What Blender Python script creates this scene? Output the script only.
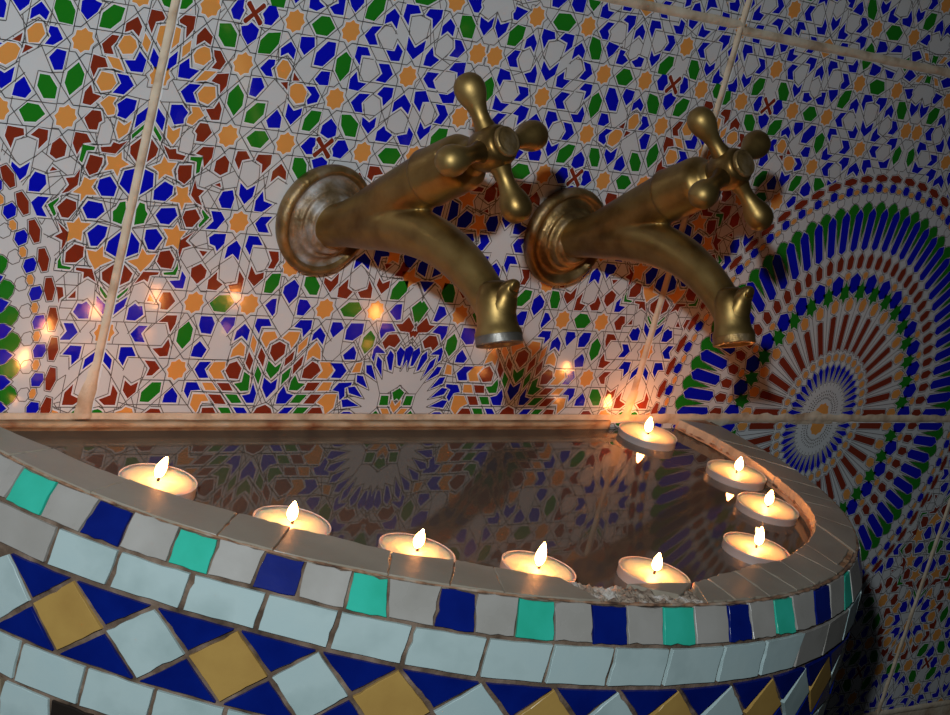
import bpy, bmesh, math, random
import numpy as np
from mathutils import Vector, Matrix, noise as mnoise

for o in list(bpy.data.objects):
    bpy.data.objects.remove(o, do_unlink=True)
S = bpy.context.scene
C = S.collection
rnd = random.Random(7)
R = math.radians

# ------------------------------------------------------------------ camera
cam = bpy.data.cameras.new('camera')
camo = bpy.data.objects.new('camera', cam); C.objects.link(camo)
right = Vector((0.74620569, -0.61608435, 0.25222439))
down = Vector((0.02215, -0.3556903, -0.93434137))
fwd = Vector((0.66534686, 0.70279762, -0.25177185))
M = Matrix((right, -down, -fwd)).transposed().to_4x4()
M.translation = Vector((-0.91193401, -0.80958455, 0.32930134))
camo.matrix_world = M
cam.sensor_width = 36.0; cam.lens = 1933.73 / 950 * 36.0
cam.clip_start = 0.02; cam.clip_end = 50
S.camera = camo

# ------------------------------------------------------------------ world, lamp, exposure
S.view_settings.view_transform = 'Standard'
S.view_settings.look = 'None'
S.view_settings.gamma = 1.0
S.view_settings.use_curve_mapping = False
S.view_settings.exposure = 0.0
w = bpy.data.worlds.new('dim_room'); S.world = w; w.use_nodes = True
w.node_tree.nodes['Background'].inputs[0].default_value = (0.75, 0.85, 1.0, 1)
w.node_tree.nodes['Background'].inputs[1].default_value = 0.009
LAMP_POS = Vector((-1.06, -0.80, 0.50)); LAMP_AIM = Vector((-0.42, -0.05, 0.06))
ld = bpy.data.lights.new('lamp_light', 'SPOT'); lo = bpy.data.objects.new('lamp_light', ld); C.objects.link(lo)
ld.energy = 33.0; ld.color = (0.87, 0.95, 1.0); ld.shadow_soft_size = 0.016
ld.spot_size = R(70); ld.spot_blend = 1.0
lo.location = LAMP_POS; lo.rotation_euler = (LAMP_AIM - LAMP_POS).to_track_quat('-Z', 'Y').to_euler()
FLAME_STRENGTH = 90.0

# ------------------------------------------------------------------ materials
def mat(name, col, rough=0.5, metal=0.0, spec=0.5, coat=0.0):
    m = bpy.data.materials.new(name); m.use_nodes = True
    b = m.node_tree.nodes['Principled BSDF']
    b.inputs['Base Color'].default_value = (*col, 1)
    b.inputs['Roughness'].default_value = rough
    b.inputs['Metallic'].default_value = metal
    b.inputs['Specular IOR Level'].default_value = spec
    b.inputs['Coat Weight'].default_value = coat
    b.inputs['Coat Roughness'].default_value = 0.08
    return m
def noisy(m, cols, scale=40, detail=6, bump=0.0, bscale=None, rough=None, pos=(0.3, 0.7), dist=0.001):
    """colour variation from an object-space noise, and optional bump"""
    nt = m.node_tree; n = nt.nodes; l = nt.links; b = n['Principled BSDF']
    tc = n.new('ShaderNodeTexCoord')
    nz = n.new('ShaderNodeTexNoise'); nz.inputs['Scale'].default_value = scale; nz.inputs['Detail'].default_value = detail
    l.new(tc.outputs['Object'], nz.inputs['Vector'])
    cr = n.new('ShaderNodeValToRGB'); l.new(nz.outputs['Fac'], cr.inputs[0])
    cr.color_ramp.elements[0].position = pos[0]; cr.color_ramp.elements[1].position = pos[1]
    cr.color_ramp.elements[0].color = (*cols[0], 1); cr.color_ramp.elements[1].color = (*cols[-1], 1)
    for i, c in enumerate(cols[1:-1]):
        e = cr.color_ramp.elements.new(pos[0] + (pos[1]-pos[0])*(i+1)/(len(cols)-1)); e.color = (*c, 1)
    l.new(cr.outputs[0], b.inputs['Base Color'])
    if rough:
        mr = n.new('ShaderNodeMapRange'); l.new(nz.outputs['Fac'], mr.inputs[0])
        mr.inputs['From Min'].default_value = .3; mr.inputs['From Max'].default_value = .7
        mr.inputs['To Min'].default_value = rough[0]; mr.inputs['To Max'].default_value = rough[1]
        l.new(mr.outputs[0], b.inputs['Roughness'])
    if bump:
        n2 = n.new('ShaderNodeTexNoise'); n2.inputs['Scale'].default_value = bscale or scale*3; n2.inputs['Detail'].default_value = 8
        l.new(tc.outputs['Object'], n2.inputs['Vector'])
        bp = n.new('ShaderNodeBump'); bp.inputs['Strength'].default_value = bump; bp.inputs['Distance'].default_value = dist
        l.new(n2.outputs['Fac'], bp.inputs['Height']); l.new(bp.outputs[0], b.inputs['Normal'])
    return m
M_ = {}
M_['tile_white'] = noisy(mat('glazed_white', (.66,.66,.66), .09), [(.60,.60,.60),(.68,.68,.675)], 9, 3, .10, 7, dist=.004)
M_['w'] = M_['tile_white']
M_['b'] = mat('glaze_blue', (.003,.005,.50), .09)
M_['g'] = mat('glaze_green', (.014,.20,.012), .09)
M_['r'] = mat('glaze_brown', (.23,.030,.012), .09)
M_['o'] = mat('glaze_orange', (.76,.32,.075), .09)
M_['k'] = mat('glaze_line', (.13,.11,.10), .2)
M_['halo'] = mat('glaze_pale_edge', (.78,.78,.80), .16)
M_['grout'] = noisy(mat('grout', (.5,.38,.25), .9), [(.34,.22,.13),(.62,.50,.36),(.70,.60,.46)], 60, 8, .6, 300)
M_['plaster'] = noisy(mat('plaster', (.4,.28,.18), .9), [(.24,.085,.035),(.52,.27,.13),(.58,.40,.26)], 70, 8, .9, 260, dist=.002)  # clay plaster; much of its orange is candle glow put into the colour
M_['lip'] = noisy(mat('lip_mortar', (.6,.45,.3), .7), [(.26,.10,.04),(.48,.32,.18),(.54,.42,.29)], 55, 8, .5, 200)
M_['rubble'] = noisy(mat('broken_mortar', (.5,.4,.3), .9), [(.12,.07,.045),(.40,.31,.23),(.70,.68,.64)], 110, 8, 1.0, 400, dist=.003)
M_['joint'] = noisy(mat('mosaic_joint', (.3,.2,.13), .95), [(.05,.03,.018),(.16,.105,.07),(.28,.20,.15)], 90, 8, .8, 400)
M_['bead'] = noisy(mat('bead_mortar', (.3,.2,.13), .95), [(.08,.04,.025),(.34,.18,.10),(.44,.36,.28)], 120, 8, .8, 400)
M_['m_grey'] = noisy(mat('mosaic_grey', (.4,.4,.37), .3), [(.35,.33,.295),(.43,.41,.375)], 35, 4, .15, 90, rough=(.22,.4))
M_['m_pale'] = noisy(mat('mosaic_pale', (.45,.58,.58), .38), [(.39,.51,.50),(.49,.62,.61),(.46,.60,.60)], 30, 4, .15, 90, rough=(.32,.45))
M_['m_teal'] = noisy(mat('mosaic_teal', (.03,.45,.30), .25), [(.028,.48,.32),(.042,.58,.42)], 50, 5, .15, 90)
M_['m_blue'] = noisy(mat('mosaic_blue', (.003,.008,.25), .24), [(.001,.009,.15),(.002,.014,.20)], 60, 5, .15, 90)
M_['m_yellow'] = noisy(mat('mosaic_yellow', (.5,.3,.05), .3), [(.44,.26,.07),(.53,.33,.09)], 45, 5, .15, 90)
M_['m_dark'] = mat('mosaic_dark', (.02,.015,.012), .3)
M_['m_brown'] = noisy(mat('mosaic_brown', (.2,.15,.09), .4), [(.18,.14,.09),(.26,.20,.13)], 40)
M_['m_rim'] = noisy(mat('rim_tile', (.3,.27,.22), .38), [(.30,.255,.19),(.38,.33,.255)], 30, 6, .25, 120, rough=(.3,.5))
M_['water'] = mat('still_water', (.10,.082,.062), .012); M_['water'].node_tree.nodes['Principled BSDF'].inputs['IOR'].default_value = 1.34
def _water():
    nt = M_['water'].node_tree; n = nt.nodes; l = nt.links; b = n['Principled BSDF']
    tc = n.new('ShaderNodeTexCoord'); nz = n.new('ShaderNodeTexNoise'); nz.inputs['Scale'].default_value = 14; nz.inputs['Detail'].default_value = 2
    l.new(tc.outputs['Object'], nz.inputs['Vector'])
    bp = n.new('ShaderNodeBump'); bp.inputs['Strength'].default_value = .05; bp.inputs['Distance'].default_value = .0006
    l.new(nz.outputs['Fac'], bp.inputs['Height']); l.new(bp.outputs[0], b.inputs['Normal'])
_water()
M_['brass'] = noisy(mat('brass', (.4,.26,.08), .3, .92), [(.17,.095,.028),(.32,.205,.065),(.40,.27,.095)], 38, 8, .3, 160, rough=(.36,.52), dist=.0006)
M_['brass_dull'] = noisy(mat('brass_limescale', (.4,.3,.2), .5, .8), [(.15,.09,.035),(.30,.19,.07),(.38,.29,.19)], 70, 9, .6, 300, rough=(.3,.65))
M_['brass_lime'] = noisy(mat('brass_chalky', (.4,.3,.2), .6, .55), [(.17,.11,.05),(.27,.19,.11),(.36,.31,.26),(.52,.50,.48)], 75, 9, .8, 260, rough=(.4,.75), pos=(.34,.62))
M_['steel'] = noisy(mat('nozzle_grey', (.4,.38,.34), .5, .7), [(.14,.12,.09),(.28,.265,.24)], 90, 6, .3, 300, rough=(.3,.5))
M_['cup'] = mat('candle_foil', (.80,.78,.78), .33, .6)
def wax():
    m = mat('candle_wax', (.95,.66,.50), .45); b = m.node_tree.nodes['Principled BSDF']
    b.inputs['Subsurface Weight'].default_value = 1.0; b.inputs['Subsurface Radius'].default_value = (.050,.026,.016); b.inputs['Subsurface Scale'].default_value = 1.0
    return m
M_['wax'] = wax()
M_['wick'] = mat('burnt_wick', (.03,.015,.01), .9)
def flame():
    m = bpy.data.materials.new('candle_flame'); m.use_nodes = True; nt = m.node_tree; nt.nodes.clear()
    o = nt.nodes.new('ShaderNodeOutputMaterial'); e = nt.nodes.new('ShaderNodeEmission')
    e.inputs[0].default_value = (1.0, .34, .085, 1); e.inputs[1].default_value = FLAME_STRENGTH
    nt.links.new(e.outputs[0], o.inputs[0]); return m
M_['flame'] = flame()
M_['floor'] = noisy(mat('floor_stone', (.2,.17,.14), .6), [(.14,.12,.1),(.24,.2,.17)], 6)

# ------------------------------------------------------------------ helpers
def link(name, me, mats, parent=None, smooth=False):
    o = bpy.data.objects.new(name, me); C.objects.link(o)
    for m in mats: me.materials.append(m)
    if smooth:
        for p in me.polygons: p.use_smooth = True
    if parent: o.parent = parent
    return o
def bm_obj(name, bm, mats, parent=None, smooth=False):
    me = bpy.data.meshes.new(name); bmesh.ops.recalc_face_normals(bm, faces=bm.faces); bm.to_mesh(me); bm.free()
    return link(name, me, mats, parent, smooth)
def tag(o, label, cat, group=None, kind=None):
    o['label'] = label; o['category'] = cat
    if group: o['group'] = group
    if kind: o['kind'] = kind
    return o
def empty(name, loc):
    o = bpy.data.objects.new(name, None); C.objects.link(o); o.location = loc; o.empty_display_size = .02; return o
def lathe(bm, prof, org=(0,0,0), axis=(0,0,1), seg=40, mi=0, cap0=True, cap1=True, wob=0.0, ref=None):
    org = Vector(org); ax = Vector(axis).normalized()
    u = ax.orthogonal().normalized() if ref is None else (Vector(ref) - ax*Vector(ref).dot(ax)).normalized(); v = ax.cross(u)
    rings = []
    for t, r in prof:
        ring = []
        for k in range(seg):
            a = 2*math.pi*k/seg; rr = r
            if wob: rr *= 1 + wob*mnoise.noise(Vector((math.cos(a)*1.5, math.sin(a)*1.5, t*60)))
            ring.append(bm.verts.new(org + ax*t + (u*math.cos(a) + v*math.sin(a))*rr))
        rings.append(ring)
    for i in range(len(rings)-1):
        for k in range(seg):
            f = bm.faces.new((rings[i][k], rings[i][(k+1) % seg], rings[i+1][(k+1) % seg], rings[i+1][k])); f.material_index = mi
    if cap0: f = bm.faces.new(rings[0][::-1]); f.material_index = mi
    if cap1: f = bm.faces.new(rings[-1]); f.material_index = mi
def tube(bm, pts, rad, seg=24, mi=0, sub=6, ref=Vector((1,0,0))):
    """tapered tube along a Catmull-Rom path"""
    P = [Vector(p) for p in pts]; n = len(P); path = []
    for i in range(n-1):
        p0 = P[max(i-1,0)]; p1 = P[i]; p2 = P[i+1]; p3 = P[min(i+2,n-1)]
        for k in range(sub):
            t = k/sub
            q = .5*((2*p1)+(p2-p0)*t+(2*p0-5*p1+4*p2-p3)*t*t+(3*p1-p0-3*p2+p3)*t**3)
            path.append((q, rad[i]*(1-t)+rad[i+1]*t))
    path.append((P[-1], rad[-1])); rings = []
    for i, (q, r) in enumerate(path):
        d = (path[min(i+1,len(path)-1)][0] - path[max(i-1,0)][0]).normalized()
        u = (ref - d*ref.dot(d)).normalized(); v = d.cross(u)
        rings.append([bm.verts.new(q + (u*math.cos(2*math.pi*k/seg) + v*math.sin(2*math.pi*k/seg))*r) for k in range(seg)])
    for i in range(len(rings)-1):
        for k in range(seg):
            bm.faces.new((rings[i][k], rings[i][(k+1)%seg], rings[i+1][(k+1)%seg], rings[i+1][k])).material_index = mi
    bm.faces.new(rings[0][::-1]).material_index = mi; bm.faces.new(rings[-1]).material_index = mi

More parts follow.
